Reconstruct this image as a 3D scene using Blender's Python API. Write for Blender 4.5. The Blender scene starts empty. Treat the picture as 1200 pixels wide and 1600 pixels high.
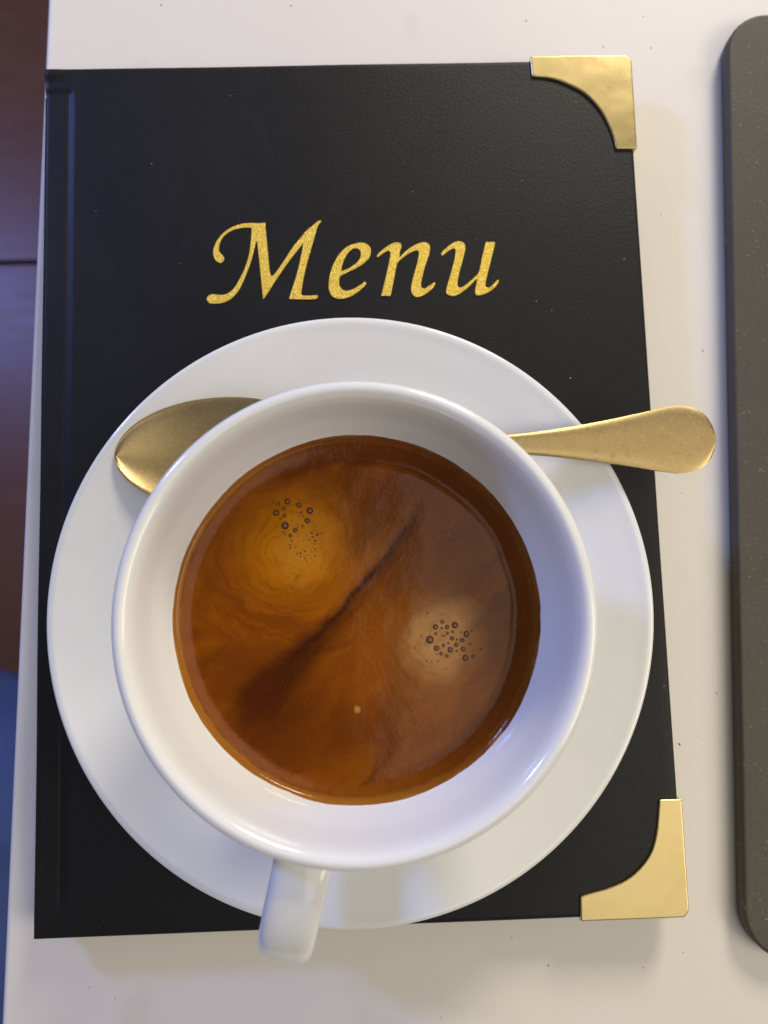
import bpy, bmesh, math, random
import numpy as np
from mathutils import Vector, Matrix, noise

random.seed(7)
S = 0.001                                   # all coordinates below are millimetres
scene = bpy.context.scene
col = scene.collection

# ------------------------------------------------------------------ camera
cd = bpy.data.cameras.new('camera')
cam = bpy.data.objects.new('camera', cd)
col.objects.link(cam)
cam.location = (82.9565*S, 81.2837*S, 199.674*S)
cam.rotation_euler = (0.0995302, -0.0180644, -0.0310106)
cd.sensor_fit = 'AUTO'
cd.sensor_width = 36.0
cd.lens = 1180.0/1600.0*36.0
cd.clip_start = 0.005
cd.clip_end = 50.0
cd.dof.use_dof = True
cd.dof.focus_distance = 0.168
cd.dof.aperture_fstop = 15.0
scene.camera = cam

# ------------------------------------------------------------------ world and lamps
world = bpy.data.worlds.new('World')
scene.world = world
world.use_nodes = True
bg = world.node_tree.nodes['Background']
bg.inputs['Color'].default_value = (1.0, 0.97, 0.93, 1)
bg.inputs['Strength'].default_value = 0.18

def area(name, pos, target, sx, sy, power, color, spread=None):
    l = bpy.data.lights.new(name, 'AREA')
    l.shape = 'RECTANGLE'; l.size = sx; l.size_y = sy
    l.energy = power; l.color = color
    o = bpy.data.objects.new(name, l); col.objects.link(o)
    o.location = pos
    o.rotation_euler = (Vector(target)-Vector(pos)).to_track_quat('-Z', 'Y').to_euler()
    if spread: l.spread = spread
    return o

def polar(az, el, d, c=(0.08, 0.10, 0.02)):
    a, e = math.radians(az), math.radians(el)
    return (c[0]+d*math.cos(e)*math.cos(a), c[1]+d*math.cos(e)*math.sin(a), c[2]+d*math.sin(e))

C0 = (0.08, 0.10, 0.02)
area('ceiling_panel_lamp', (0.47, -0.18, 1.5), (0.47, -0.18, 0.0), 0.70, 1.3, 3.5, (1.0, 0.93, 0.82))
area('blue_window_lamp', (-1.06, 1.00, 0.64), C0, 0.16, 0.20, 11.2, (0.22, 0.34, 1.0))
area('warm_spot_lamp', polar(66, 27, 1.35), C0, 0.32, 0.32, 12.0, (1.0, 0.91, 0.77))
area('warm_side_lamp', polar(-18, 40, 1.4), C0, 0.70, 0.60, 6.6, (1.0, 0.88, 0.70))

vs = scene.view_settings
vs.view_transform = 'Standard'; vs.look = 'None'; vs.exposure = 0.06; vs.gamma = 1.0
vs.use_curve_mapping = False
scene.render.engine = 'CYCLES'

# ------------------------------------------------------------------ helpers
def lin(r, g, b):
    f = lambda c: (c/255/12.92) if c/255 <= 0.04045 else ((c/255+0.055)/1.055)**2.4
    return (f(r), f(g), f(b), 1.0)

BEVELLED = set()
def link_obj(name, mesh, mat=None, parent=None, label=None, category=None, group=None, kind=None):
    o = bpy.data.objects.new(name, mesh); col.objects.link(o)
    if mat is not None and not mesh.materials: mesh.materials.append(mat)
    if parent is not None: o.parent = parent
    if mesh in BEVELLED:
        w = o.modifiers.new('weighted', 'WEIGHTED_NORMAL'); w.keep_sharp = True; w.weight = 80
    for k, v in (('label', label), ('category', category), ('group', group), ('kind', kind)):
        if v: o[k] = v
    return o

def empty(name, loc, label, category, group=None):
    o = bpy.data.objects.new(name, None); col.objects.link(o)
    o.location = [c*S for c in loc]; o['label'] = label; o['category'] = category
    o.empty_display_size = 0.02
    if group: o['group'] = group
    return o

def mesh_of(name, verts, faces, smooth=None, origin=(0, 0, 0)):
    m = bpy.data.meshes.new(name)
    m.from_pydata([((v[0]-origin[0])*S, (v[1]-origin[1])*S, (v[2]-origin[2])*S) for v in verts], [], faces)
    bm = bmesh.new(); bm.from_mesh(m)
    bmesh.ops.remove_doubles(bm, verts=bm.verts, dist=1e-7)
    bmesh.ops.recalc_face_normals(bm, faces=bm.faces)
    bm.to_mesh(m); bm.free()
    if smooth is not None:
        for p in m.polygons: p.use_smooth = True
        m.set_sharp_from_angle(angle=math.radians(smooth))
    return m

def catmull(pts, n=8, closed=False):
    P = [np.array(p, float) for p in pts]; out = []
    N = len(P)
    for i in range(N if closed else N-1):
        p1, p2 = P[i], P[(i+1) % N]
        p0 = P[i-1] if (closed or i > 0) else 2*p1-p2
        p3 = P[(i+2) % N] if (closed or i < N-2) else 2*p2-p1
        for k in range(n):
            t = k/n
            out.append(0.5*(2*p1+(p2-p0)*t+(2*p0-5*p1+4*p2-p3)*t*t+(3*p1-p0-3*p2+p3)*t**3))
    if not closed: out.append(P[-1])
    return out

def lathe(profile, seg=160, centre=(0, 0), closed=False):
    """profile: list of (r, z); r = 0 ends make poles"""
    verts, faces, rows = [], [], []
    for r, z in profile:
        if r < 1e-6:
            rows.append([len(verts)]); verts.append((centre[0], centre[1], z))
        else:
            row = []
            for k in range(seg):
                a = 2*math.pi*k/seg
                row.append(len(verts)); verts.append((centre[0]+r*math.cos(a), centre[1]+r*math.sin(a), z))
            rows.append(row)
    pairs = list(zip(rows, rows[1:]))
    if closed: pairs.append((rows[-1], rows[0]))
    for A, B in pairs:
        for k in range(seg):
            k2 = (k+1) % seg
            if len(A) == 1 and len(B) == 1: continue
            if len(A) == 1: faces.append((A[0], B[k], B[k2]))
            elif len(B) == 1: faces.append((A[k], B[0], A[k2]))
            else: faces.append((A[k], B[k], B[k2], A[k2]))
    return verts, faces

def prism(outline, z0, z1):
    n = len(outline)
    v = [(x, y, z0) for x, y in outline]+[(x, y, z1) for x, y in outline]
    f = [tuple(range(n-1, -1, -1)), tuple(range(n, 2*n))]
    f += [(i, (i+1) % n, n+(i+1) % n, n+i) for i in range(n)]
    return v, f

def bevel_mesh(m, width, seg=2, angle=30):
    bm = bmesh.new(); bm.from_mesh(m)
    es = [e for e in bm.edges if len(e.link_faces) == 2 and e.calc_face_angle(0) > math.radians(angle)]
    bmesh.ops.bevel(bm, geom=es, offset=width*S, segments=seg, profile=0.5, affect='EDGES')
    bm.to_mesh(m); bm.free()
    for p in m.polygons: p.use_smooth = True
    m.set_sharp_from_angle(angle=math.radians(60))
    BEVELLED.add(m)

# ------------------------------------------------------------------ node shorthand
class X:
    """a float socket with arithmetic"""
    nt = None
    def __init__(self, s): self.s = s
    @staticmethod
    def op(kind, *a):
        n = X.nt.nodes.new('ShaderNodeMath'); n.operation = kind
        for i, v in enumerate(a):
            if isinstance(v, X): X.nt.links.new(v.s, n.inputs[i])
            else: n.inputs[i].default_value = v
        return X(n.outputs[0])
    def __add__(s, o): return X.op('ADD', s, o)
    __radd__ = __add__
    def __mul__(s, o): return X.op('MULTIPLY', s, o)
    __rmul__ = __mul__
    def __sub__(s, o): return X.op('SUBTRACT', s, o)
    def __rsub__(s, o): return X.op('SUBTRACT', o, s)
    def __truediv__(s, o): return X.op('DIVIDE', s, o)
    def sqrt(s): return X.op('SQRT', s)
    def abs(s): return X.op('ABSOLUTE', s)
    def pow(s, e): return X.op('POWER', s, e)
    def clamp(s):
        r = X.op('ADD', s, 0.0); r.s.node.use_clamp = True; return r

def step(x, a, b):
    """smoothstep from 0 at a to 1 at b"""
    n = X.nt.nodes.new('ShaderNodeMapRange'); n.interpolation_type = 'SMOOTHSTEP'
    X.nt.links.new(x.s, n.inputs['Value'])
    n.inputs['From Min'].default_value = a; n.inputs['From Max'].default_value = b
    if a > b:
        n.inputs['From Min'].default_value = b; n.inputs['From Max'].default_value = a
        return 1.0-X(n.outputs['Result'])
    return X(n.outputs['Result'])

def mixc(fac, a, b):
    n = X.nt.nodes.new('ShaderNodeMix'); n.data_type = 'RGBA'
    if isinstance(fac, X): X.nt.links.new(fac.s, n.inputs[0])
    else: n.inputs[0].default_value = fac
    for i, c in ((6, a), (7, b)):
        if isinstance(c, bpy.types.NodeSocket): X.nt.links.new(c, n.inputs[i])
        else: n.inputs[i].default_value = c
    return n.outputs[2]

def coords(scale=1000.0):
    tc = X.nt.nodes.new('ShaderNodeTexCoord')
    m = X.nt.nodes.new('ShaderNodeVectorMath'); m.operation = 'SCALE'; m.inputs['Scale'].default_value = scale
    X.nt.links.new(tc.outputs['Object'], m.inputs[0])
    return m.outputs[0]

def sep(v):
    n = X.nt.nodes.new('ShaderNodeSeparateXYZ'); X.nt.links.new(v, n.inputs[0])
    return X(n.outputs[0]), X(n.outputs[1]), X(n.outputs[2])

def comb(x, y, z=0.0):
    n = X.nt.nodes.new('ShaderNodeCombineXYZ')
    for i, v in enumerate((x, y, z)):
        if isinstance(v, X): X.nt.links.new(v.s, n.inputs[i])
        else: n.inputs[i].default_value = v
    return n.outputs[0]

def noi(v, scale, detail=4.0, rough=0.55, dist=0.0):
    n = X.nt.nodes.new('ShaderNodeTexNoise'); X.nt.links.new(v, n.inputs['Vector'])
    n.inputs['Scale'].default_value = scale; n.inputs['Detail'].default_value = detail
    n.inputs['Roughness'].default_value = rough; n.inputs['Distortion'].default_value = dist
    return X(n.outputs[0])

def vor(v, scale, out='Distance', rand=1.0):
    n = X.nt.nodes.new('ShaderNodeTexVoronoi'); X.nt.links.new(v, n.inputs['Vector'])
    n.inputs['Scale'].default_value = scale; n.inputs['Randomness'].default_value = rand
    return X(n.outputs[out]) if out == 'Distance' else n.outputs[out]

def material(name, build):
    m = bpy.data.materials.new(name); m.use_nodes = True
    X.nt = m.node_tree
    b = m.node_tree.nodes['Principled BSDF']
    build(b)
    return m

def put(sock, v):
    if isinstance(v, X): X.nt.links.new(v.s, sock)
    elif isinstance(v, bpy.types.NodeSocket): X.nt.links.new(v, sock)
    else: sock.default_value = v

def bump(b, h, strength=0.3, dist=0.0002):
    n = X.nt.nodes.new('ShaderNodeBump'); n.inputs['Strength'].default_value = strength
    n.inputs['Distance'].default_value = dist
    put(n.inputs['Height'], h); X.nt.links.new(n.outputs[0], b.inputs['Normal'])

# ------------------------------------------------------------------ materials
def m_table(b):
    v = coords()
    n1 = noi(v, 0.012, 3); n2 = noi(v, 0.9, 4)
    sc = vor(v, 0.055); spots = step(sc, 0.035, 0.015)
    c = mixc(n1, lin(226, 221, 214), lin(232, 228, 222))
    c = mixc(step(noi(v, 0.05, 5), 0.62, 0.75)*0.25, c, lin(205, 196, 180))
    c = mixc(spots*0.25, c, lin(140, 130, 118))
    put(b.inputs['Base Color'], c)
    put(b.inputs['Roughness'], 0.42+n2*0.12)
    b.inputs['Specular IOR Level'].default_value = 0.35
    bump(b, noi(v, 1.6, 3), 0.06, 0.0002)
TABLE = material('white_laminate', m_table)

def m_leather(b):
    v = coords()
    g1 = vor(v, 1.9); g2 = noi(v, 3.0, 4, 0.6); w = noi(v, 0.03, 4)
    sp = step(vor(v, 0.11), 0.028, 0.014)
    smudge = step(noi(v, 0.07, 3, 0.5, 0.6), 0.6, 0.72)
    c = mixc(w, lin(14, 14, 16), lin(22, 21, 22))
    c = mixc(smudge*0.15, c, lin(30, 29, 29))
    c = mixc(sp*0.22, c, lin(120, 118, 115))
    put(b.inputs['Base Color'], c)
    put(b.inputs['Roughness'], 0.40+w*0.14+smudge*0.03)
    b.inputs['Specular IOR Level'].default_value = 0.30
    bump(b, g1*0.6+g2*0.9, 0.36, 0.00017)
LEATHER = material('black_leatherette', m_leather)

def m_paper(b):
    v = coords(); c = mixc(noi(v, 0.8), lin(225, 218, 200), lin(235, 230, 215))
    put(b.inputs['Base Color'], c); b.inputs['Roughness'].default_value = 0.8
PAPER = material('paper', m_paper)

def m_porcelain(b):
    v = coords(); n = noi(v, 0.04, 3)
    put(b.inputs['Base Color'], mixc(n, lin(230, 231, 230), lin(234, 235, 234)))
    put(b.inputs['Roughness'], 0.09+noi(v, 0.5, 3)*0.06)
    b.inputs['IOR'].default_value = 1.52
    b.inputs['Coat Weight'].default_value = 0.3; b.inputs['Coat Roughness'].default_value = 0.05
    bump(b, noi(v, 0.12, 2), 0.05, 0.0008)
PORCELAIN = material('white_porcelain', m_porcelain)

def m_brass(b):
    v = coords(); n = noi(v, 0.16, 5, 0.6, 0.4); f = noi(v, 2.2, 5, 0.7)
    c = mixc(n, lin(200, 178, 122), lin(212, 192, 138))
    c = mixc(step(noi(v, 0.35, 6, 0.7), 0.62, 0.8)*0.22, c, lin(140, 112, 62))
    put(b.inputs['Base Color'], c); b.inputs['Metallic'].default_value = 1.0
    put(b.inputs['Roughness'], 0.22+n*0.08+f*0.06)
    bump(b, noi(v, 0.07, 2)*1.0+f*0.03, 0.22, 0.0008)
BRASS = material('polished_brass', m_brass)

def m_spoon(b):
    v = coords(); n = noi(v, 0.22, 5, 0.6, 0.3); f = noi(v, 1.4, 6, 0.75)
    c = mixc(n, lin(178, 153, 104), lin(192, 168, 120))
    c = mixc(step(f, 0.52, 0.68)*0.55, c, lin(214, 194, 146))
    c = mixc(step(noi(v, 0.5, 5, 0.7), 0.55, 0.7)*0.4, c, lin(150, 126, 82))
    put(b.inputs['Base Color'], c); b.inputs['Metallic'].default_value = 1.0
    put(b.inputs['Roughness'], 0.31+f*0.15)
    bump(b, f*0.8+noi(v, 5.0, 2)*0.3, 0.16, 0.0002)
SPOON = material('brushed_gold', m_spoon)

def m_foil(b):
    v = coords(); f = noi(v, 2.6, 4, 0.7); g = noi(v, 0.5, 3)
    c = mixc(step(f, 0.42, 0.62), lin(212, 174, 46), lin(244, 216, 108))
    put(b.inputs['Base Color'], c); b.inputs['Metallic'].default_value = 0.55
    put(b.inputs['Roughness'], 0.32+g*0.2)
    bump(b, f, 0.8, 0.0003)
FOIL = material('gold_foil', m_foil)

def m_slab(b):
    v = coords(); x, y, z = sep(v)
    a = noi(v, 0.06, 5, 0.6); f = noi(v, 1.3, 5, 0.7)
    d = noi(v, 0.35, 2)
    fib = vor(comb(x*0.55+d*3.0, y*1.0+d*2.2, 0.0), 0.55)
    fib2 = vor(comb(x*1.0-d*2.0, y*0.5+d*3.4, 5.0), 0.66)
    k = (step(fib, 0.16, 0.08)+step(fib2, 0.14, 0.07)).clamp()*step(noi(v, 0.11, 3), 0.38, 0.55)
    c = mixc(a, lin(76, 71, 63), lin(89, 84, 75))
    c = mixc(step(f, 0.4, 0.7)*0.5, c, lin(64, 59, 51))
    c = mixc(k*0.6, c, lin(140, 128, 112))
    put(b.inputs['Base Color'], c); put(b.inputs['Roughness'], 0.5+f*0.15)
    b.inputs['Specular IOR Level'].default_value = 0.35
    bump(b, f+k*0.6, 0.2, 0.0002)
SLAB = material('brown_grey_composite', m_slab)

def m_floor(b):
    v = coords(); x, y, z = sep(v)
    g = noi(comb(x*0.012, y*0.08, z*0.05), 1.0, 6, 0.65, 0.8)
    w = noi(v, 0.01, 3)
    c = mixc(g, lin(70, 40, 28), lin(112, 70, 48)); c = mixc(w*0.6, c, lin(78, 50, 40))
    put(b.inputs['Base Color'], c); put(b.inputs['Roughness'], 0.30+g*0.14)
    bump(b, g, 0.08, 0.001)
FLOOR = material('reddish_wood', m_floor)

def m_joint(b):
    v = coords(); put(b.inputs['Base Color'], mixc(noi(v, 0.05), lin(26, 18, 15), lin(40, 28, 24)))
    b.inputs['Roughness'].default_value = 0.9
JOINT = material('dark_joint', m_joint)

def m_denim(b):
    v = coords(); x, y, z = sep(v)
    t = noi(comb(x*0.5+y*0.5, x*2.2-y*2.2, z*2.0), 0.6, 3); w = noi(v, 0.02, 4)
    c = mixc(t, lin(74, 92, 128), lin(118, 134, 170)); c = mixc(step(w, 0.35, 0.7), c, lin(84, 100, 140))
    put(b.inputs['Base Color'], c); b.inputs['Roughness'].default_value = 0.9
    bump(b, t, 0.3, 0.0006)
DENIM = material('blue_fabric', m_denim)

def m_dust(b):
    v = coords(); put(b.inputs['Base Color'], mixc(noi(v, 2.0), lin(150, 148, 144), lin(205, 202, 196)))
    b.inputs['Roughness'].default_value = 0.9
DUST = material('pale_dust', m_dust)
def m_crumb(b):
    v = coords(); put(b.inputs['Base Color'], mixc(noi(v, 2.0), lin(86, 76, 66), lin(135, 122, 106)))
    b.inputs['Roughness'].default_value = 0.9
CRUMB = material('dark_crumb', m_crumb)

def m_crema(b):
    v = coords(); x, y, z = sep(v)
    n1 = noi(v, 0.06, 3, 0.5); n2 = noi(comb(x+31.0, y-17.0, 0.0), 0.06, 3, 0.5)
    f1 = noi(v, 0.26, 5, 0.58); f2 = noi(comb(x-9.0, y+44.0, 0.0), 0.26, 5, 0.58)
    xd = x+(n1-0.5)*9.0+(f1-0.5)*4.5
    yd = y+(n2-0.5)*9.0+(f2-0.5)*4.5
    def blob(cx, cy, ax, ay, rot, a, bb):
        c, s = math.cos(math.radians(rot)), math.sin(math.radians(rot))
        dx, dy = xd-cx, yd-cy
        u = (dx*c+dy*s)/ax; w = (dy*c-dx*s)/ay
        return step((u*u+w*w).sqrt(), bb, a)
    r = (x*x+y*y).sqrt()
    c, s = math.cos(math.radians(47)), math.sin(math.radians(47))
    U = xd*c+yd*s; W = yd*c-xd*s                      # along and across the seam
    swirl = noi(comb(U*0.05, W*0.14, 0.0), 1.0, 4, 0.55, 0.8)
    gx, gy = xd+12.0, yd-14.0
    gr = (gx*gx+gy*gy).sqrt()
    arcs = noi(comb(gr*0.34, W*0.04, U*0.04), 1.0, 6, 0.66)
    base = mixc(step(swirl, 0.34, 0.66), lin(112, 54, 0), lin(150, 80, 0))
    base = mixc(blob(-12, 8, 21, 22, 20, 0.3, 1.2)*0.9, base, lin(170, 94, 0))
    base = mixc(step(arcs, 0.46, 0.62)*blob(-14, 1, 22, 19, 0, 0.4, 1.15)*0.65, base, lin(122, 60, 0))
    base = mixc(blob(-11.5, 14.5, 13.5, 13, 30, 0.25, 1.15), base, lin(216, 134, 2))
    base = mixc(blob(-10.5, 14.5, 6, 8, 0, 0.1, 1.2)*0.7, base, lin(236, 164, 52))
    base = mixc(step(f2, 0.50, 0.64)*blob(-15, 8, 9, 4.5, 10, 0.2, 1.2)*0.6, base, lin(150, 84, 0))
    base = mixc(blob(13, 15, 18, 16, 40, 0.4, 1.15)*0.6, base, lin(124, 68, 14))
    base = mixc(blob(15.0, -9, 16, 16, 0, 0.3, 1.15)*0.7, base, lin(154, 90, 14))
    base = mixc(blob(17.0, -4.5, 9, 9, 0, 0.25, 1.2)*0.95, base, lin(212, 154, 84))
    base = mixc(blob(2, -12, 5.5, 15, -18, 0.3, 1.2)*0.6, base, lin(166, 88, 0))
    stri = noi(comb(gr*1.1, W*0.12, U*0.12), 1.0, 6, 0.7)
    base = mixc(step(stri, 0.48, 0.66)*step(x, 10.0, -4.0)*0.30, base, lin(110, 52, 0))
    hx, hy = xd-17.0, yd+5.0
    hr = (hx*hx+hy*hy).sqrt()
    stri2 = noi(comb(hr*0.8, W*0.10, U*0.10+7.0), 1.0, 6, 0.7)
    base = mixc(step(stri2, 0.48, 0.66)*step(x, -4.0, 10.0)*0.30, base, lin(112, 56, 6))
    # dark seam between the two pours, widening towards the lower left
    Us = x*c+y*s; Ws = y*c-x*s
    wl = Ws-(Us*Us)*0.0028-2.4+(n1-0.5)*4.0+(f1-0.5)*1.6
    k = step(Us, 14.0, -26.0)
    seam = step(wl.abs()-k*2.4, 2.6, -0.9)*step(Us, 31.0, 22.0)*step(Us, -32.0, -24.0)
    base = mixc(seam*(0.55+k*0.4), base, lin(62, 24, 0))
    thin = step((wl-0.6).abs(), 0.95, 0.1)*step(Us, 28.0, 16.0)*step(Us, -22.0, -10.0)
    base = mixc(thin*0.8, base, lin(56, 20, 0))
    halo = step((wl-3.4).abs(), 2.6, 0.2)*step(Us, -12.0, 0.0)*step(Us, 20.0, 10.0)
    base = mixc(halo*0.45, base, lin(196, 116, 10))
    base = mixc(blob(-18.5, -16.5, 12, 7.5, 42, 0.2, 1.25)*0.9, base, lin(72, 28, 0))
    base = mixc(blob(-8, -23, 17, 7, 10, 0.3, 1.2)*0.5, base, lin(106, 50, 0))
    base = mixc(blob(18.5, 15.5, 3.6, 3.0, 0, 0.3, 1.1)*step(noi(v, 1.3, 3), 0.45, 0.6)*0.6, base, lin(84, 44, 6))
    # thin foam ring near the wall, golden on the side away from the spoon handle
    rr = r+(f1-0.5)*2.0
    side = step(x*0.8+y*0.35, -14.0, 12.0)
    base = mixc(step(rr, 29.8, 31.6)*side*0.8, base, lin(92, 40, 0))
    base = mixc(step(rr, 32.2, 33.6)*(1.0-side*0.8)*0.6, base, lin(150, 80, 0))
    gold = step(r+(f2-0.5)*1.2, 34.3, 35.2)*(1.0-side*0.8)
    base = mixc(gold*0.7, base, lin(186, 124, 40))
    # micro foam
    p1 = step(vor(v, 3.2), 0.16, 0.06)*step(noi(v, 0.3, 3), 0.50, 0.66)
    base = mixc(p1*0.5, base, lin(72, 34, 0))
    base = mixc(step(noi(v, 4.5, 2, 0.6), 0.5, 0.85)*0.22, base, lin(206, 130, 34))
    sx, sy = x+0.5, y+18.2
    base = mixc(step((sx*sx*1.3+sy*sy).sqrt()+(f1-0.5)*1.6, 0.95, 0.4)*0.9, base, lin(200, 146, 74))
    base = mixc(step(z, 0.6, 1.2)*step(noi(v, 0.14, 5, 0.6), 0.38, 0.68)*0.6, base, lin(196, 140, 76))
    base = mixc(0.34, base, lin(58, 16, 0))
    put(b.inputs['Base Color'], base)
    put(b.inputs['Roughness'], 0.07+f1*0.07)
    b.inputs['IOR'].default_value = 1.31
    bump(b, f1*0.6+noi(v, 1.1, 3, 0.6)*0.20, 0.10, 0.0012)
CREMA = material('espresso_crema', m_crema)

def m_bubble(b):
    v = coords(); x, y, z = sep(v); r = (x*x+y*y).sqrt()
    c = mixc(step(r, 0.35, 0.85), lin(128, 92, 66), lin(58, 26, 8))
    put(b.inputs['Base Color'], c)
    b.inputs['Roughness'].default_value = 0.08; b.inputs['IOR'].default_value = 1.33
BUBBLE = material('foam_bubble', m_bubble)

def m_pore(b):
    v = coords(); put(b.inputs['Base Color'], mixc(noi(v, 1.0), lin(70, 34, 10), lin(92, 48, 18)))
    b.inputs['Roughness'].default_value = 0.2
PORE = material('foam_pore', m_pore)
# ================================================================== SETTING
# floor far below the table edge: boards with dark joints
m = mesh_of('floor', *prism([(-4000, -4000), (4000, -4000), (4000, 4000), (-4000, 4000)], -775, -753.5))
floor = link_obj('floor', m, JOINT, kind='structure')
PW, PL = 640.0, 1240.0
plank_mesh = mesh_of('floor_panel', *prism([(2.5, 2.5), (PL-2.5, 2.5), (PL-2.5, PW-2.5), (2.5, PW-2.5)], -8, 0))
bevel_mesh(plank_mesh, 1.5, 1)
plank_mesh.materials.append(FLOOR)
for j in range(-7, 6):
    for i in range(-4, 4):
        y0 = 512.0+j*PW
        x0 = i*PL + (j*431.0) % PL - 120
        if not (-3990 < x0 and x0+PL < 3990 and -3990 < y0 and y0+PW < 3990): continue
        o = link_obj('floor_panel', plank_mesh, None, floor)
        o.location = (x0*S, y0*S, -0.7455)

# ------------------------------------------------------------------ table
EDGE = lambda y: -11.4+(y+23.0)/272.0*7.9
table = empty('cafe_table', (150, 100, -745), 'white table top carrying the menu, cup and brown board', 'table')
TO = (150, 100, -745)
ya, yb = -420.0, 560.0
out = [(EDGE(ya), ya), (620, ya), (620, yb), (EDGE(yb), yb)]
m = mesh_of('table_top', *prism(out, -28, 0), origin=TO); bevel_mesh(m, 1.6, 4)
link_obj('table_top', m, TABLE, table)
def m_leg(b):
    v = coords(); put(b.inputs['Base Color'], mixc(noi(v, 0.02), lin(44, 44, 46), lin(58, 58, 60)))
    b.inputs['Metallic'].default_value = 0.6; b.inputs['Roughness'].default_value = 0.45
STEEL = material('dark_steel', m_leg)
pv, pf = lathe([(0, -745.4), (210, -745.4), (212, -741), (205, -735), (60, -722), (38, -716), (36, -60), (60, -40), (60, -28.2), (0, -28.2)], 64, (310, 70))
link_obj('pedestal', mesh_of('pedestal', pv, pf, 40, TO), STEEL, table)

# blue fabric low down beside the table (soft folded heap with thickness)
verts, faces = [], []
nx, ny = 34, 60
def fab(u, v):
    x = -330+u*250; y = 30-v*420
    y += 18*math.sin(u*5.0)*(1-v)
    e = min(u, 1-u, v, 1-v)
    z = -330+70*(1-(1-min(e*5, 1))**2)+10*noise.noise(Vector((u*4, v*6, 0.3)))+7*math.sin(u*14+4*noise.noise(Vector((u*2, v*3, 9))))
    return (x, y, z)
for j in range(ny+1):
    for i in range(nx+1): verts.append(fab(i/nx, j/ny))
top = len(verts)
for j in range(ny+1):
    for i in range(nx+1):
        a = fab(i/nx, j/ny); verts.append((a[0], a[1], min(a[2]-6, -345)))
W1 = nx+1
for j in range(ny):
    for i in range(nx):
        q = (j*W1+i, j*W1+i+1, (j+1)*W1+i+1, (j+1)*W1+i)
        faces.append(q); faces.append(tuple(top+k for k in reversed(q)))
ring = [i for i in range(nx+1)]+[j*W1+nx for j in range(1, ny+1)]+[ny*W1+i for i in range(nx-1, -1, -1)]+[j*W1 for j in range(ny-1, 0, -1)]
for a, b_ in zip(ring, ring[1:]+ring[:1]): faces.append((a, b_, top+b_, top+a))
link_obj('blue_fabric', mesh_of('blue_fabric', verts, faces, 60), DENIM,
         label='blurred blue fabric below the table at the lower left edge', category='fabric')

# ------------------------------------------------------------------ board on the right
L = 240.0
ang = math.atan2(13.8, 235.4)
bc = (187.9, 237.0)
def rrect(w, h, r, n=10):
    o = []
    for cx, cy, a0 in ((w-r, h-r, 0), (r, h-r, 90), (r, r, 180), (w-r, r, 270)):
        for k in range(n+1):
            a = math.radians(a0+90*k/n); o.append((cx+r*math.cos(a), cy+r*math.sin(a)))
    return o
H = 252.0
m = mesh_of('serving_board', *prism([(x, y) for x, y in rrect(150, H, 12)], 0.3, 5.2)); bevel_mesh(m, 1.0, 3)
board = link_obj('serving_board', m, SLAB, label='dark brown-grey speckled board with rounded corners along the right edge', category='board')
board.location = (172.6*S, -13.2*S, 0); board.rotation_euler = (0, 0, -ang)

# ================================================================== MENU
BW, BH = 157.2, 222.1
menu = empty('menu', (78, 111, 0), 'black leatherette menu with gold lettering and brass corners under the saucer', 'menu')
MO = (78, 111, 0)
def sst(t): t = max(0.0, min(1.0, t)); return t*t*(3-2*t)
def cover_z(x, y):
    d = min(x, y, BW-x, BH-y)
    z = 9.0
    e = max(0.0, 1.1-d)
    z -= 1.1-math.sqrt(max(0, 1.21-e*e))
    ch = sst((y-7.0)/2.2)*sst((216.3-y)/1.6)
    lo = sst((8.4-x)/2.0)
    z -= 0.38*ch*lo
    z -= 0.13*ch*math.exp(-((x-6.15)/0.4)**2)
    z += 0.7*math.exp(-((y-220.3)/1.5)**2)*math.exp(-((x-1.5)/3.6)**2)
    z += 0.12*noise.noise(Vector((x*0.03, y*0.03, 2.0)))+0.02*noise.noise(Vector((x*0.25, y*0.25, 5.0)))
    return z
xs = [0, .05, .2, .4, .7, 1.1]+list(np.arange(1.4, 9.6, 0.22))+list(np.arange(10.5, BW-2, 2.6))+[BW-1.1, BW-.7, BW-.4, BW-.2, BW-.05, BW]
ys = [0, .05, .2, .4, .7, 1.1]+list(np.arange(1.6, 12, 0.5))+list(np.arange(13, 210, 2.6))+list(np.arange(211, BH-1.2, 0.4))+[BH-1.1, BH-.7, BH-.4, BH-.2, BH-.05, BH]
verts, faces = [], []
wob = lambda y: 0.25*noise.noise(Vector((0, y*0.02, 7)))
for y in ys:
    for x in xs: verts.append((x+wob(y)*(1 if x < 1 else 0), y, cover_z(x, y)))
NX, NY = len(xs), len(ys)
for j in range(NY-1):
    for i in range(NX-1): faces.append((j*NX+i, j*NX+i+1, (j+1)*NX+i+1, (j+1)*NX+i))
ring = [i for i in range(NX)]+[j*NX+NX-1 for j in range(1, NY)]+[(NY-1)*NX+i for i in range(NX-2, -1, -1)]+[j*NX for j in range(NY-2, 0, -1)]
base = len(verts)
for k in ring: verts.append((verts[k][0], verts[k][1], 6.1))
n = len(ring)
for k in range(n): faces.append((ring[k], ring[(k+1) % n], base+(k+1) % n, base+k))
faces.append(tuple(base+k for k in range(n)))
link_obj('front_cover', mesh_of('front_cover', verts, faces, 50, MO), LEATHER, menu)
m = mesh_of('back_cover', *prism([(0.3, 0.3), (BW-0.3, 0.3), (BW-0.3, BH-0.3), (0.3, BH-0.3)], 0.1, 2.8), origin=MO); bevel_mesh(m, 0.9, 3)
link_obj('back_cover', m, LEATHER, menu)
m = mesh_of('pages', *prism([(4, 5), (BW-4, 5), (BW-4, BH-5), (4, BH-5)], 2.85, 6.05), origin=MO)
link_obj('pages', m, PAPER, menu)
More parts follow.
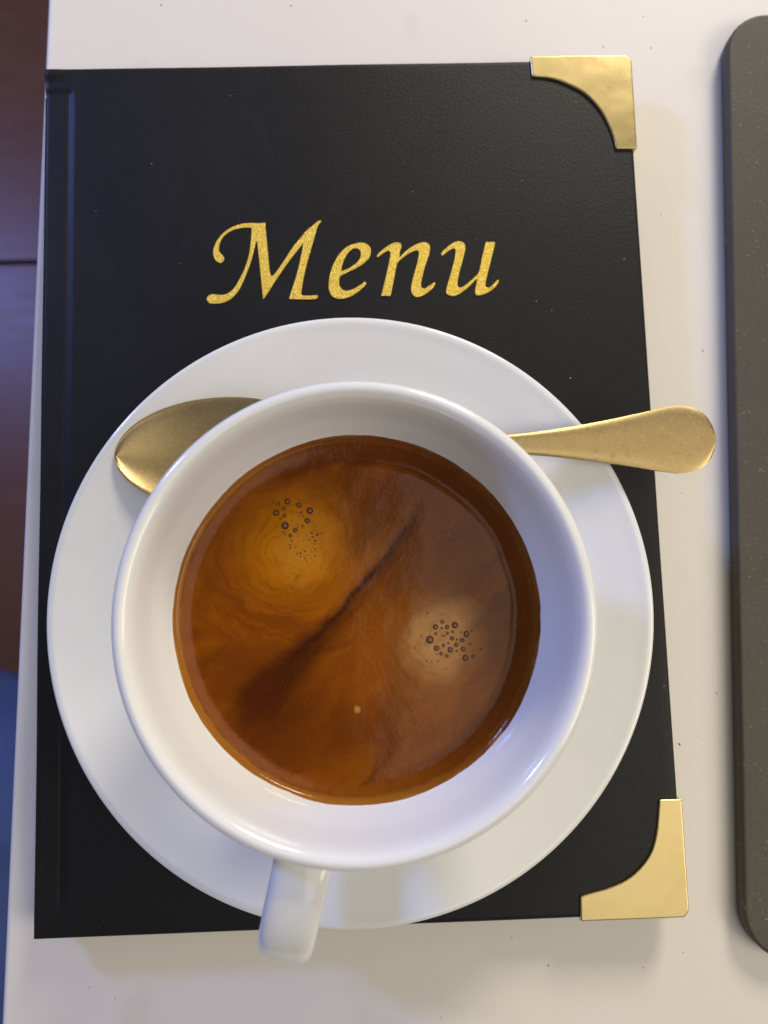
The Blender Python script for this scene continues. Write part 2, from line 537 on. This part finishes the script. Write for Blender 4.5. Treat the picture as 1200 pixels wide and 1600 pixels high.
# rounded spine, standing a little proud of the covers below its folded top end
verts, faces = [], []
sec = [(0.9, 7.6), (0.2, 7.7), (-0.45, 7.1), (-0.75, 6.2), (-0.8, 4.5), (-0.75, 2.6), (-0.4, 0.9), (0.2, 0.2), (0.7, 0.35)]
yy = list(np.linspace(3.0, 214.6, 40))
for y in yy:
    for x, z in sec: verts.append((x+wob(y), y, z))
ns = len(sec)
for j in range(len(yy)-1):
    for i in range(ns): faces.append((j*ns+i, j*ns+(i+1) % ns, (j+1)*ns+(i+1) % ns, (j+1)*ns+i))
faces.append(tuple(range(ns))); faces.append(tuple((len(yy)-1)*ns+i for i in range(ns)))
link_obj('spine', mesh_of('spine', verts, faces, 50, MO), LEATHER, menu)

# brass corner fittings: a shaped plate folded over two edges of the front cover
def corner(outline, name):
    m = mesh_of(name, *prism(outline, 5.7, 9.62), origin=MO)
    bevel_mesh(m, 0.45, 4)
    return link_obj(name, m, BRASS, menu)
arcT = catmull([(152.0, 195.9), (151.3, 200.0), (148.8, 206.4), (144.8, 211.6), (139.7, 214.8), (135.5, 216.4), (130.5, 217.0)], 4)
corner([(130.3, 222.9), (156.4, 222.75), (157.9, 221.2), (157.75, 195.8)]+[tuple(p) for p in arcT], 'brass_corner')
arcB = catmull([(131.5, 5.4), (138.4, 7.0), (144.0, 9.4), (148.6, 13.7), (150.9, 18.9), (152.3, 27.3)], 4)
corner([(157.95, 27.25), (157.9, 0.9), (156.7, -0.55), (131.3, -0.5)]+[tuple(p) for p in arcB], 'brass_corner')

# gold foil lettering
LETTERS = [
 ('M',[ [(46.38, 166.79), (47.16, 167.47), (47.07, 168.52), (46.18, 169.58), (45.92, 170.29), (46.0, 171.51), (46.61, 173.24), (47.8, 174.62), (49.65, 175.7), (52.0, 176.28), (54.35, 176.29), (54.61, 176.04), (54.49, 174.12), (54.21, 171.32), (53.74, 168.54), (52.87, 165.78), (51.67, 163.03), (50.14, 160.3), (48.63, 158.78), (47.13, 158.12), (45.47, 158.16), (44.15, 158.37), (43.15, 157.98), (42.71, 157.09), (43.14, 156.26), (44.13, 155.89), (45.78, 155.92), (47.44, 156.29), (49.11, 157.22), (50.62, 158.9), (51.81, 160.95), (52.84, 163.35), (53.88, 166.1), (54.75, 168.87), (55.35, 171.3), (55.71, 172.62), (56.03, 171.98), (56.26, 169.53), (56.55, 166.04), (56.92, 161.87), (57.31, 156.85), (58.43, 158.37), (59.8, 160.59), (62.19, 164.17), (64.93, 167.94), (66.99, 170.51), (68.03, 171.99), (67.83, 170.32), (67.09, 166.84), (66.0, 162.69), (64.76, 158.91), (64.05, 156.69), (66.71, 156.52), (69.71, 156.45), (71.04, 156.59), (71.46, 157.1), (71.23, 157.38), (68.73, 157.37), (67.57, 157.46), (67.14, 157.99), (67.26, 159.03), (68.01, 162.99), (68.92, 166.45), (70.01, 170.27), (71.09, 173.75), (71.81, 176.19), (72.86, 177.65), (72.69, 177.83), (72.12, 177.66), (71.16, 176.91), (69.1, 175.2), (67.04, 172.78), (64.98, 170.21), (62.91, 166.94), (60.85, 164.03), (59.66, 162.77), (59.18, 163.55), (58.88, 165.99), (58.61, 170.17), (58.28, 174.38), (58.1, 176.14), (58.12, 177.48), (56.71, 177.33), (55.04, 177.44), (52.69, 177.39), (50.33, 176.84), (48.14, 175.66), (46.29, 173.95), (45.1, 172.05), (44.52, 170.15), (44.64, 168.57), (45.29, 167.34)] ]),
 ('e', [[(84.17, 160.42), (83.62, 159.59), (81.76, 158.05), (79.71, 156.84), (77.28, 156.4), (75.48, 156.94), (74.59, 158.43), (74.48, 160.73), (74.94, 163.24), (75.9, 165.95), (77.59, 168.65), (79.66, 170.51), (81.92, 171.3), (83.75, 171.39), (85.15, 170.6), (85.64, 169.1), (85.18, 167.42), (83.8, 165.98), (81.94, 164.76), (79.89, 163.75), (78.05, 162.87), (77.35, 162.43), (77.07, 161.09), (77.28, 159.74), (78.14, 158.64), (79.75, 158.51), (81.8, 159.39), (83.86, 160.8)], [(77.66, 163.68), (77.9, 165.06), (78.56, 166.94), (79.62, 168.82), (80.87, 169.85), (81.89, 170.03), (82.8, 169.46), (83.06, 168.32), (82.61, 166.85), (81.36, 165.61), (79.71, 164.51)]] ),
 ('n', [[(87.22, 167.67), (87.62, 167.58), (88.96, 168.6), (90.2, 169.21), (90.79, 168.77), (90.75, 167.51), (90.28, 165.41), (89.35, 161.64), (88.07, 156.98), (90.41, 156.84), (91.12, 159.92), (91.68, 162.43), (92.44, 165.57), (93.78, 167.02), (95.87, 168.45), (97.72, 169.13), (98.32, 168.69), (98.28, 167.55), (97.57, 164.82), (96.66, 161.89), (95.95, 158.97), (96.1, 157.5), (96.87, 156.52), (98.09, 156.49), (99.94, 157.41), (101.62, 158.83), (102.27, 159.87), (101.99, 160.17), (100.62, 159.28), (99.38, 158.55), (98.58, 158.91), (98.5, 159.96), (99.12, 162.67), (100.04, 165.6), (100.95, 168.12), (101.21, 169.81), (100.84, 170.75), (99.84, 171.2), (98.4, 170.93), (96.33, 169.92), (94.23, 168.27), (93.05, 166.95), (93.23, 168.72), (93.69, 170.19), (93.59, 170.91), (92.91, 171.27), (91.48, 171.09), (89.4, 169.86), (87.73, 168.42)]] ),
 ('u', [[(104.19, 167.62), (104.81, 167.82), (106.49, 169.05), (107.65, 169.45), (108.03, 168.81), (107.85, 167.33), (107.13, 164.6), (105.96, 160.83), (105.12, 158.12), (105.28, 157.07), (106.4, 156.5), (107.82, 156.68), (109.7, 157.8), (111.6, 159.44), (113.08, 160.88), (113.4, 160.66), (112.76, 158.15), (112.71, 156.89), (113.3, 156.46), (114.93, 156.76), (117.02, 157.84), (118.51, 159.28), (118.96, 160.32), (118.77, 160.53), (117.92, 159.71), (116.85, 158.68), (116.02, 158.41), (115.35, 158.85), (115.49, 160.19), (116.22, 162.7), (117.18, 166.06), (118.31, 170.06), (118.34, 170.83), (116.17, 170.87), (115.85, 170.12), (114.98, 166.95), (113.99, 162.96), (113.12, 161.72), (111.0, 159.87), (109.33, 158.74), (108.51, 158.59), (108.05, 159.31), (108.19, 160.78), (108.92, 163.71), (109.86, 166.65), (110.5, 169.18), (110.31, 170.54), (109.23, 171.24), (107.79, 171.02), (106.12, 169.91), (104.43, 168.46)]] ),
]
B1 = [(-13.38, 23.05, 0.6), (-15.25, 22.63, 0.4), (-14.08, 21.67, 0.43), (-15.66, 20.85, 0.64), (-14.01, 20.25, 0.4), (-13.93, 18.24, 0.77), (-11.95, 17.25, 0.47), (-12.92, 16.23, 0.37), (-11.09, 22.3, 0.54), (-10.58, 20.78, 0.27), (-8.96, 21.08, 0.7), (-9.48, 19.1, 0.57), (-10.46, 18.11, 0.23), (-8.67, 16.69, 0.27), (-7.54, 16.27, 0.3), (-7.96, 15.04, 0.23), (-8.48, 15.79, 0.2), (-9.17, 15.27, 0.17), (-12.58, 15.12, 0.17), (-12.94, 13.76, 0.18), (-13.87, 16.46, 0.18), (-14.29, 16.93, 0.17), (-14.83, 19.7, 0.22), (-16.16, 22.91, 0.18), (-10.06, 13.01, 0.17), (-10.88, 12.56, 0.15), (-10.92, 12.01, 0.15), (-10.06, 11.58, 0.15), (-8.14, 12.01, 0.17), (-9.8, 10.93, 0.15), (-8.03, 13.41, 0.17), (-8.18, 14.39, 0.15), (-10.26, 20.01, 0.15), (-7.93, 17.98, 0.15), (-7.9, 17.13, 0.13), (-6.61, 16.5, 0.15)]
B2 = [(16.72, -1.74, 0.42), (15.36, -2.71, 0.54), (17.66, -2.79, 0.45), (19.18, -2.49, 0.64), (15.39, -4.04, 0.33), (17.69, -4.02, 0.32), (18.74, -3.78, 0.32), (21.43, -4.29, 0.6), (14.16, -5.18, 0.79), (18.53, -5.04, 0.45), (20.49, -5.5, 0.47), (19.49, -5.33, 0.23), (22.05, -6.26, 0.27), (16.81, -6.37, 0.38), (17.79, -5.92, 0.23), (19.36, -6.32, 0.45), (15.42, -6.84, 0.57), (18.1, -7.24, 0.57), (20.62, -7.21, 0.5), (19.4, -7.58, 0.27), (16.28, -7.89, 0.38), (17.37, -8.4, 0.35), (21.02, -8.92, 0.6), (22.57, -8.75, 0.37), (24.27, -7.37, 0.28), (22.49, -3.79, 0.23), (20.35, -3.89, 0.18), (16.56, -2.98, 0.23), (16.92, -4.44, 0.18), (12.48, -4.35, 0.18), (11.02, -6.7, 0.18), (13.44, -9.31, 0.15), (15.59, -9.42, 0.15), (19.87, -8.2, 0.13), (13.85, 0.15, 0.17)]

def smooth_outline(pts):
    n = len(pts); P = [np.array(p) for p in pts]; sharp = []
    for i in range(n):
        a = P[i]-P[i-1]; b_ = P[(i+1) % n]-P[i]
        cs = np.dot(a, b_)/(np.linalg.norm(a)*np.linalg.norm(b_)+1e-9)
        sharp.append(cs < math.cos(math.radians(58)))
    out = []
    for i in range(n):
        p1, p2 = P[i], P[(i+1) % n]
        p0 = P[i-1] if not sharp[i] else 2*p1-p2
        p3 = P[(i+2) % n] if not sharp[(i+1) % n] else 2*p2-p1
        for k in range(4):
            t = k/4
            out.append(0.5*(2*p1+(p2-p0)*t+(2*p0-5*p1+4*p2-p3)*t*t+(3*p1-p0-3*p2+p3)*t**3))
    return out
for ch, loops in LETTERS:
    cu = bpy.data.curves.new('letter', 'CURVE'); cu.dimensions = '2D'; cu.fill_mode = 'BOTH'
    cu.extrude = 0.00010; cu.bevel_depth = 0.00005; cu.bevel_resolution = 1
    for lp in loops:
        pts = smooth_outline(lp)
        sp = cu.splines.new('POLY'); sp.points.add(len(pts)-1); sp.use_cyclic_u = True
        for q, p in zip(sp.points, pts): q.co = ((p[0]-MO[0])*S, (p[1]-MO[1])*S, 0, 1)
    tmp = bpy.data.objects.new('tmp', cu); col.objects.link(tmp)
    dg = bpy.context.evaluated_depsgraph_get()
    me = bpy.data.meshes.new_from_object(tmp.evaluated_get(dg))
    bpy.data.objects.remove(tmp); bpy.data.curves.remove(cu)
    me.name = 'letter'; me.materials.clear()
    o = link_obj('letter', me, FOIL, menu, label='gold foil letter '+ch)
    o.location = (0, 0, 0.00902)

# ================================================================== SAUCER
SC = (78.67, 75.89)
prof = catmull([(0, 12.6), (14, 12.6), (21.5, 12.7), (23.2, 13.5), (25.0, 13.9), (28, 14.2), (36, 15.4), (46, 17.6), (56, 20.4), (63, 22.6), (66.4, 23.6), (68.6, 24.3), (69.6, 24.2), (70.0, 23.6),
                (69.5, 22.8), (66.5, 21.6), (58, 18.2), (48, 15.0), (40, 12.6), (34, 11.2), (32, 10.6), (31.6, 9.6), (30.6, 9.15), (29.4, 9.5), (28.6, 10.8), (20, 10.9), (0, 10.9)], 5)
pr_ = [(max(0.0, float(a)), float(b_)) for a, b_ in prof]
pr_[0] = (0, 12.6); pr_[-1] = (0, 10.9)
saucer = link_obj('saucer', mesh_of('saucer', *lathe(pr_, 200, (0, 0)), 60), PORCELAIN,
                  label='round white porcelain saucer lying on the black menu', category='saucer')
saucer.location = (SC[0]*S, SC[1]*S, 0)

# ================================================================== CUP
CC = (80.25, 75.84)
CUPZ = 12.75
cup = empty('coffee_cup', (CC[0], CC[1], CUPZ), 'white porcelain coffee cup standing on the saucer', 'cup')
inner = [(41.5, 65.8), (40.4, 65.2), (39.6, 63.5), (39.0, 61.0), (38.1, 56.8), (36.75, 52.4), (35.9, 50.0), (34.0, 45.5), (30, 38), (24, 30), (16, 24), (8, 21.2), (0, 20.5)]
outer = [(41.5, 65.8), (42.6, 65.4), (43.1, 64.3), (43.0, 62.6), (42.3, 59.3), (41.0, 54.5), (39.2, 49.0), (36, 41.5), (31.5, 33), (26.5, 25), (23.2, 19.6), (21.9, 16.2), (21.6, 13.8), (20.9, CUPZ+0.1), (19.9, CUPZ), (19.0, 13.6), (18.4, 15.4), (8, 15.8), (0, 15.8)]
full = list(reversed(inner))+outer[1:]
pts = catmull(full, 5)
prc = [(max(0.0, float(a)), float(b_)-CUPZ) for a, b_ in pts]
prc[0] = (0, 20.5-CUPZ); prc[-1] = (0, 15.8-CUPZ)
link_obj('cup_body', mesh_of('cup_body', *lathe(prc, 200), 60), PORCELAIN, cup)
# handle: flat rounded band swept along an ear-shaped loop
path = catmull([(40.7, 56.2), (46, 57.6), (52.5, 57.6), (59.2, 54.6), (63.0, 48.4), (63.2, 41.0), (59.8, 34.5), (52.5, 30.0), (44.5, 27.6), (36, 27.4), (29.0, 28.5)], 8)
verts, faces = [], []
seg = 28
ha = math.radians(-104.0)
dr = np.array([math.cos(ha), math.sin(ha)]); dt = np.array([-math.sin(ha), math.cos(ha)])
for i, p in enumerate(path):
    a = path[max(0, i-1)]; b_ = path[min(len(path)-1, i+1)]
    t = (b_-a)/np.linalg.norm(b_-a); nrm = np.array([-t[1], t[0]])
    f = i/(len(path)-1)
    hw = 5.25+0.5*math.exp(-(f/0.08)**2)+0.9*math.exp(-((1-f)/0.12)**2)
    hh = 3.1+0.5*math.exp(-(f/0.10)**2)+0.8*math.exp(-((1-f)/0.12)**2)
    for k in range(seg):
        th = 2*math.pi*k/seg
        c, s = math.cos(th), math.sin(th); e = 2/3.1
        cw = hw*math.copysign(abs(c)**e, c); ch_ = hh*math.copysign(abs(s)**e, s)
        r = p[0]+nrm[0]*ch_; z = p[1]+nrm[1]*ch_
        xy = dr*r+dt*cw
        verts.append((xy[0], xy[1], z-CUPZ))
for i in range(len(path)-1):
    for k in range(seg): faces.append((i*seg+k, i*seg+(k+1) % seg, (i+1)*seg+(k+1) % seg, (i+1)*seg+k))
faces.append(tuple(range(seg))); faces.append(tuple((len(path)-1)*seg+k for k in range(seg)))
link_obj('handle', mesh_of('handle', verts, faces, 60), PORCELAIN, cup)

# ================================================================== COFFEE
CZ = 48.9
coffee = empty('coffee', (CC[0], CC[1], CZ), 'brown coffee with golden crema and two clusters of bubbles in the cup', 'coffee')
def wall_r(z):                              # inner radius of the cup at height z
    for (r1, z1), (r2, z2) in zip(inner, inner[1:]):
        if z1 >= z >= z2: return r2+(r1-r2)*(z-z2)/(z1-z2)
    return 35.9
verts, faces = [], []
seg = 300
radii = [0]+list(np.linspace(0.5, 33.4, 66))+[33.8, 34.2, 34.5, 34.75, 34.95]
rows = []
def surf(x, y):
    r = math.hypot(x, y)
    z = 0.14*noise.noise(Vector((x*0.07, y*0.07, 1.3)))+0.02*noise.noise(Vector((x*0.28, y*0.28, 4.3)))
    z += 0.5*sst((r-32.2)/2.9)                       # meniscus
    z -= 0.20*math.exp(-((r-31.4-0.6*noise.noise(Vector((x*0.1, y*0.1, 8))))/0.8)**2)*sst((x*0.7+y*0.5+4)/20)
    U = 0.682*x+0.731*y; W = 0.682*y-0.731*x
    d = W-0.0028*U*U-2.4+1.5*noise.noise(Vector((x*0.12, y*0.12, 3.1)))+0.8*noise.noise(Vector((x*0.4, y*0.4, 3.1)))
    z -= (0.055+0.03*noise.noise(Vector((x*0.2, y*0.2, 6))))*math.exp(-(d/2.1)**2)*sst((27-abs(U))/16)   # crease between the two pours
    z += 0.16*math.exp(-((x+11)**2+(y-15)**2)/160)+0.16*math.exp(-((x-17)**2+(y+5)**2)/160)
    return z
for r in radii:
    if r == 0: rows.append([0]); verts.append((0, 0, surf(0, 0))); continue
    row = []
    for k in range(seg):
        a = 2*math.pi*k/seg; row.append(len(verts)); x, y = r*math.cos(a), r*math.sin(a)
        verts.append((x, y, surf(x, y)))
    rows.append(row)
for step_ in range(1, 5):                   # film of foam climbing the wall unevenly
    row = []
    for k in range(seg):
        a = 2*math.pi*k/seg
        q = Vector((math.cos(a)*3, math.sin(a)*3, 2.2)); q2 = Vector((math.cos(a)*14, math.sin(a)*14, 6.0))
        hgt = 0.85+0.42*noise.noise(q)+0.12*noise.noise(q2)+0.06*noise.noise(q2*2.3)+0.25*max(0, math.cos(a-math.radians(-35)))
        hgt = max(0.35, hgt)
        z = 0.5+hgt*step_/4
        r = wall_r(CZ+z)-(0.14 if step_ < 4 else -0.05)
        row.append(len(verts)); verts.append((r*math.cos(a), r*math.sin(a), z))
    rows.append(row)
# closed underside just inside the cup
for zz in (-3, -8, -16, -24):
    row = []
    r = wall_r(CZ+zz)-0.25
    for k in range(seg):
        a = 2*math.pi*k/seg; row.append(len(verts)); verts.append((r*math.cos(a), r*math.sin(a), zz))
    rows.append(row)
rows.append([len(verts)]); verts.append((0, 0, -28.6))
for A, B in zip(rows, rows[1:]):
    for k in range(seg):
        k2 = (k+1) % seg
        if len(A) == 1: faces.append((A[0], B[k], B[k2]))
        elif len(B) == 1: faces.append((A[k], B[0], A[k2]))
        else: faces.append((A[k], B[k], B[k2], A[k2]))
link_obj('coffee_surface', mesh_of('coffee_surface', verts, faces, 80), CREMA, coffee)
# bubbles: low domes with a raised foot
bp = catmull([(1.12, -0.05), (1.02, 0.12), (0.93, 0.36), (0.72, 0.66), (0.40, 0.85), (0, 0.92)], 3)
bp = [(max(0, float(a)), float(b_)) for a, b_ in bp]; bp[-1] = (0, 0.92)
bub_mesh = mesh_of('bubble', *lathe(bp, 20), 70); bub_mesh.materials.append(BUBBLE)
tiny = []
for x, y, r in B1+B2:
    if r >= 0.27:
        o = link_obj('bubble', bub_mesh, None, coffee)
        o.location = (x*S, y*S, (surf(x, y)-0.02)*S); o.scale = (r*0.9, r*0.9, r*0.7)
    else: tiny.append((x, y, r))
for k in range(90):
    c = random.choice([(-9.3, 13.5, 3.2), (15.5, -7, 4.6), (18, 16, 3.0), (-12, 19, 4.5)])
    x, y = random.gauss(c[0], c[2]*0.6), random.gauss(c[1], c[2]*0.5); tiny.append((x, y, random.uniform(0.06, 0.13)))
verts, faces = [], []
for x, y, r in tiny:
    v, f = lathe([(r, -0.05), (r*0.95, 0.3*r), (r*0.6, 0.7*r), (0, 0.85*r)], 8, (x, y))
    b0 = len(verts); zz = surf(x, y); verts += [(p[0], p[1], p[2]+zz) for p in v]; faces += [tuple(b0+i for i in q) for q in f]
link_obj('fine_bubbles', mesh_of('fine_bubbles', verts, faces, 60), PORE, coffee, kind='stuff')

# ================================================================== SPOON
LEN = 139.5
wkeys = [(0, 0), (0.35, 2.0), (1.5, 4.3), (4, 6.9), (8, 9.5), (14, 11.9), (20, 13.1), (27, 13.5), (34, 12.9), (40, 11.0), (45, 8.0), (49, 5.0), (53, 3.0), (58, 2.15), (70, 1.95), (84, 2.0), (92, 2.2), (100, 2.9), (108, 3.9), (116, 5.2), (124, 6.8), (130, 7.9), (134, 7.7), (137, 6.2), (138.6, 4.2), (139.3, 2.2), (139.5, 0)]
zkeys = [(0, 0.6), (10, 0.1), (27, 0.0), (45, 0.6), (52, 1.6), (60, 2.8), (75, 3.6), (95, 3.2), (110, 2.9), (125, 3.2), (139.5, 4.2)]
def interp(keys, s):
    for (a, va), (b_, vb) in zip(keys, keys[1:]):
        if a <= s <= b_: return va+(vb-va)*sst2((s-a)/(b_-a))
    return keys[-1][1]
def sst2(t): return t
def width(s):
    if s < 27: return 13.4*(1-((27-s)/27)**2.2)**0.55
    if s > 130.5: return 7.95*max(0.0, 1-((s-130.5)/9.0)**2.5)**0.46
    d = (-2.0, -1.0, 0, 1.0, 2.0) if 30 < s < 127 else (0,)
    return sum(interp(wkeys, s+q) for q in d)/len(d)
wkeys = [(27, 13.4), (31, 13.2), (35, 12.5), (40, 10.9), (45, 8.0), (49, 5.0), (53, 3.0), (58, 2.15), (70, 1.95), (84, 2.0), (92, 2.25), (100, 2.95), (108, 3.95), (116, 5.25), (122, 6.4), (127, 7.4), (130.5, 7.95)]
ss = [0.01, 0.08, 0.25, 0.5, 0.9, 1.5, 2.2, 3.0]+list(np.arange(4, 54, 1.0))+list(np.arange(54, 130, 2.0))+list(np.arange(130, 139, 0.6))+[139.1, 139.3, 139.42, 139.48, 139.499]
NT = 25
def spoon_pt(s, t, under):
    """t in -1..1 across"""
    w = width(s)
    zc = (interp(zkeys, max(0, s-4))+interp(zkeys, max(0, s-2))+interp(zkeys, s)+interp(zkeys, min(LEN, s+2))+interp(zkeys, min(LEN, s+4)))/5
    deep = 3.4*max(0.0, 1-((s-26.0)/27.5)**2)**0.8 if s < 53 else 0.0
    z = zc
    if s < 53:
        q = min(1.0, abs(t)/max(0.3, 1-0.55/max(w, 0.6)))   # narrow flat rim round the bowl
        z -= deep*(1-q**2.0)
    if s > 50: z += 0.45*(1-abs(t)**5)*min(1, (s-50)/8)      # flat handle with eased edges
    if under: z -= (0.85+1.0*sst((s-44)/14))*(0.6+0.4*(1-t*t))
    return (s, w*t*(0.985 if under else 1.0), z)
verts, faces = [], []
tt = [math.sin(math.pi/2*(-1+2*k/(NT-1))) for k in range(NT)]
for s in ss:
    ringv = [spoon_pt(s, t, False) for t in tt]+[spoon_pt(s, t, True) for t in reversed(tt)]
    verts += ringv
R = 2*NT
for i in range(len(ss)-1):
    for k in range(R): faces.append((i*R+k, i*R+(k+1) % R, (i+1)*R+(k+1) % R, (i+1)*R+k))
faces.append(tuple(range(R))); faces.append(tuple((len(ss)-1)*R+k for k in range(R)))
spoon = link_obj('teaspoon', mesh_of('teaspoon', verts, faces, 42), SPOON,
                 label='gold metal teaspoon lying on the saucer behind the cup', category='spoon')
p0 = Vector((24.3, 113.7, 24.3)); p1 = Vector((163.7, 113.2, 24.6))
d = (p1-p0)
spoon.location = p0*S
spoon.rotation_euler = (0, -math.atan2(d.z, d.x), math.atan2(d.y, d.x))

# ================================================================== SPECKS
def specks(name, pts, z, mat, label):
    verts, faces = [], []
    for x, y, r, el, a in pts:
        r *= 0.58
        v, f = lathe([(r, 0), (r*0.8, r*0.45), (0, r*0.6)], 7)
        ca, sa = math.cos(a), math.sin(a); b0 = len(verts)
        verts += [(x+p[0]*el*ca-p[1]*sa, y+p[0]*el*sa+p[1]*ca, z+p[2]) for p in v]
        faces += [tuple(b0+i for i in q) for q in f]
    link_obj(name, mesh_of(name, verts, faces, 60), mat, label=label, category='specks', kind='stuff')
TABLE_PTS = [(28.6, 247.2, 0.36, 1.0, 0.0), (65.3, 246.4, 0.33, 1.0, 0.0), (132.1, 240.6, 0.36, 1.0, 0.0), (153.8, 232.4, 0.33, 1.0, 0.0), (167.4, 231.8, 0.33, 1.0, 0.0), (165.8, 241.4, 0.26, 1.0, 0.0), (17.1, 232.4, 0.2, 1.0, 0.0), (172.7, 51.0, 0.33, 1.0, 0.0), (125.0, -14.7, 0.36, 1.0, 0.0), (116.1, -7.7, 0.26, 1.0, 0.0), (159.3, -12.9, 0.26, 1.0, 0.0), (148.9, -16.2, 0.25, 1.0, 0.0), (97.6, -26.0, 0.25, 1.0, 0.0), (16.7, -18.2, 0.23, 1.0, 0.0), (10.4, -15.4, 0.25, 1.0, 0.0), (166.9, 40.2, 0.21, 1.0, 0.0), (-8.1, 73.0, 0.2, 1.0, 0.0), (163.2, 108.4, 0.21, 1.0, 0.0), (167.2, 103.9, 0.2, 1.0, 0.0), (176.1, 142.5, 0.2, 1.0, 0.0), (166.9, 182.1, 0.25, 1.0, 0.0), (162.0, 38.3, 0.35, 2.2, -1.0), (175.8, 142.9, 0.18, 4, 1.9)]
MENU_PTS = [(5.8, 142.8, 0.25, 1.2, 0.4), (5.6, 134.0, 0.25, 1.2, 0.4), (6.8, 111.5, 0.28, 1.2, 0.4), (6.9, 42.6, 0.25, 1.2, 0.4), (6.8, 38.3, 0.25, 1.2, 0.4), (6.9, 28.5, 0.31, 1.2, 0.4), (7.0, 24.8, 0.31, 1.2, 0.4), (6.2, 166.2, 0.28, 1.2, 0.4), (28.4, 194.5, 0.22, 1.2, 0.4), (126.4, 187.8, 0.2, 1.2, 0.4), (152.4, 165.4, 0.25, 1.2, 0.4), (128.6, 154.5, 0.23, 1.2, 0.4), (136.4, 133.7, 0.31, 1.2, 0.4), (132.5, 151.9, 0.19, 1.2, 0.4), (155.5, 54.5, 0.23, 1.2, 0.4), (97.3, 185.2, 0.2, 1.2, 0.4), (142.2, 209.6, 0.19, 1.2, 0.4), (35.6, 166.9, 0.15, 1.2, 0.4), (13.9, 181.7, 0.15, 1.2, 0.4), (49.4, 213.2, 0.15, 1.2, 0.4), (108.2, 139.7, 0.15, 1.2, 0.4)]
specks('table_crumbs', TABLE_PTS, 0.02, CRUMB, 'tiny dark crumbs scattered over the white table')
specks('dust_specks', [p for p in MENU_PTS if p[0] > 9], 9.1, DUST, 'tiny pale dust specks on the black menu cover')
specks('hinge_specks', [p for p in MENU_PTS if p[0] <= 9], 8.25, DUST, 'tiny pale dust specks along the groove of the menu')
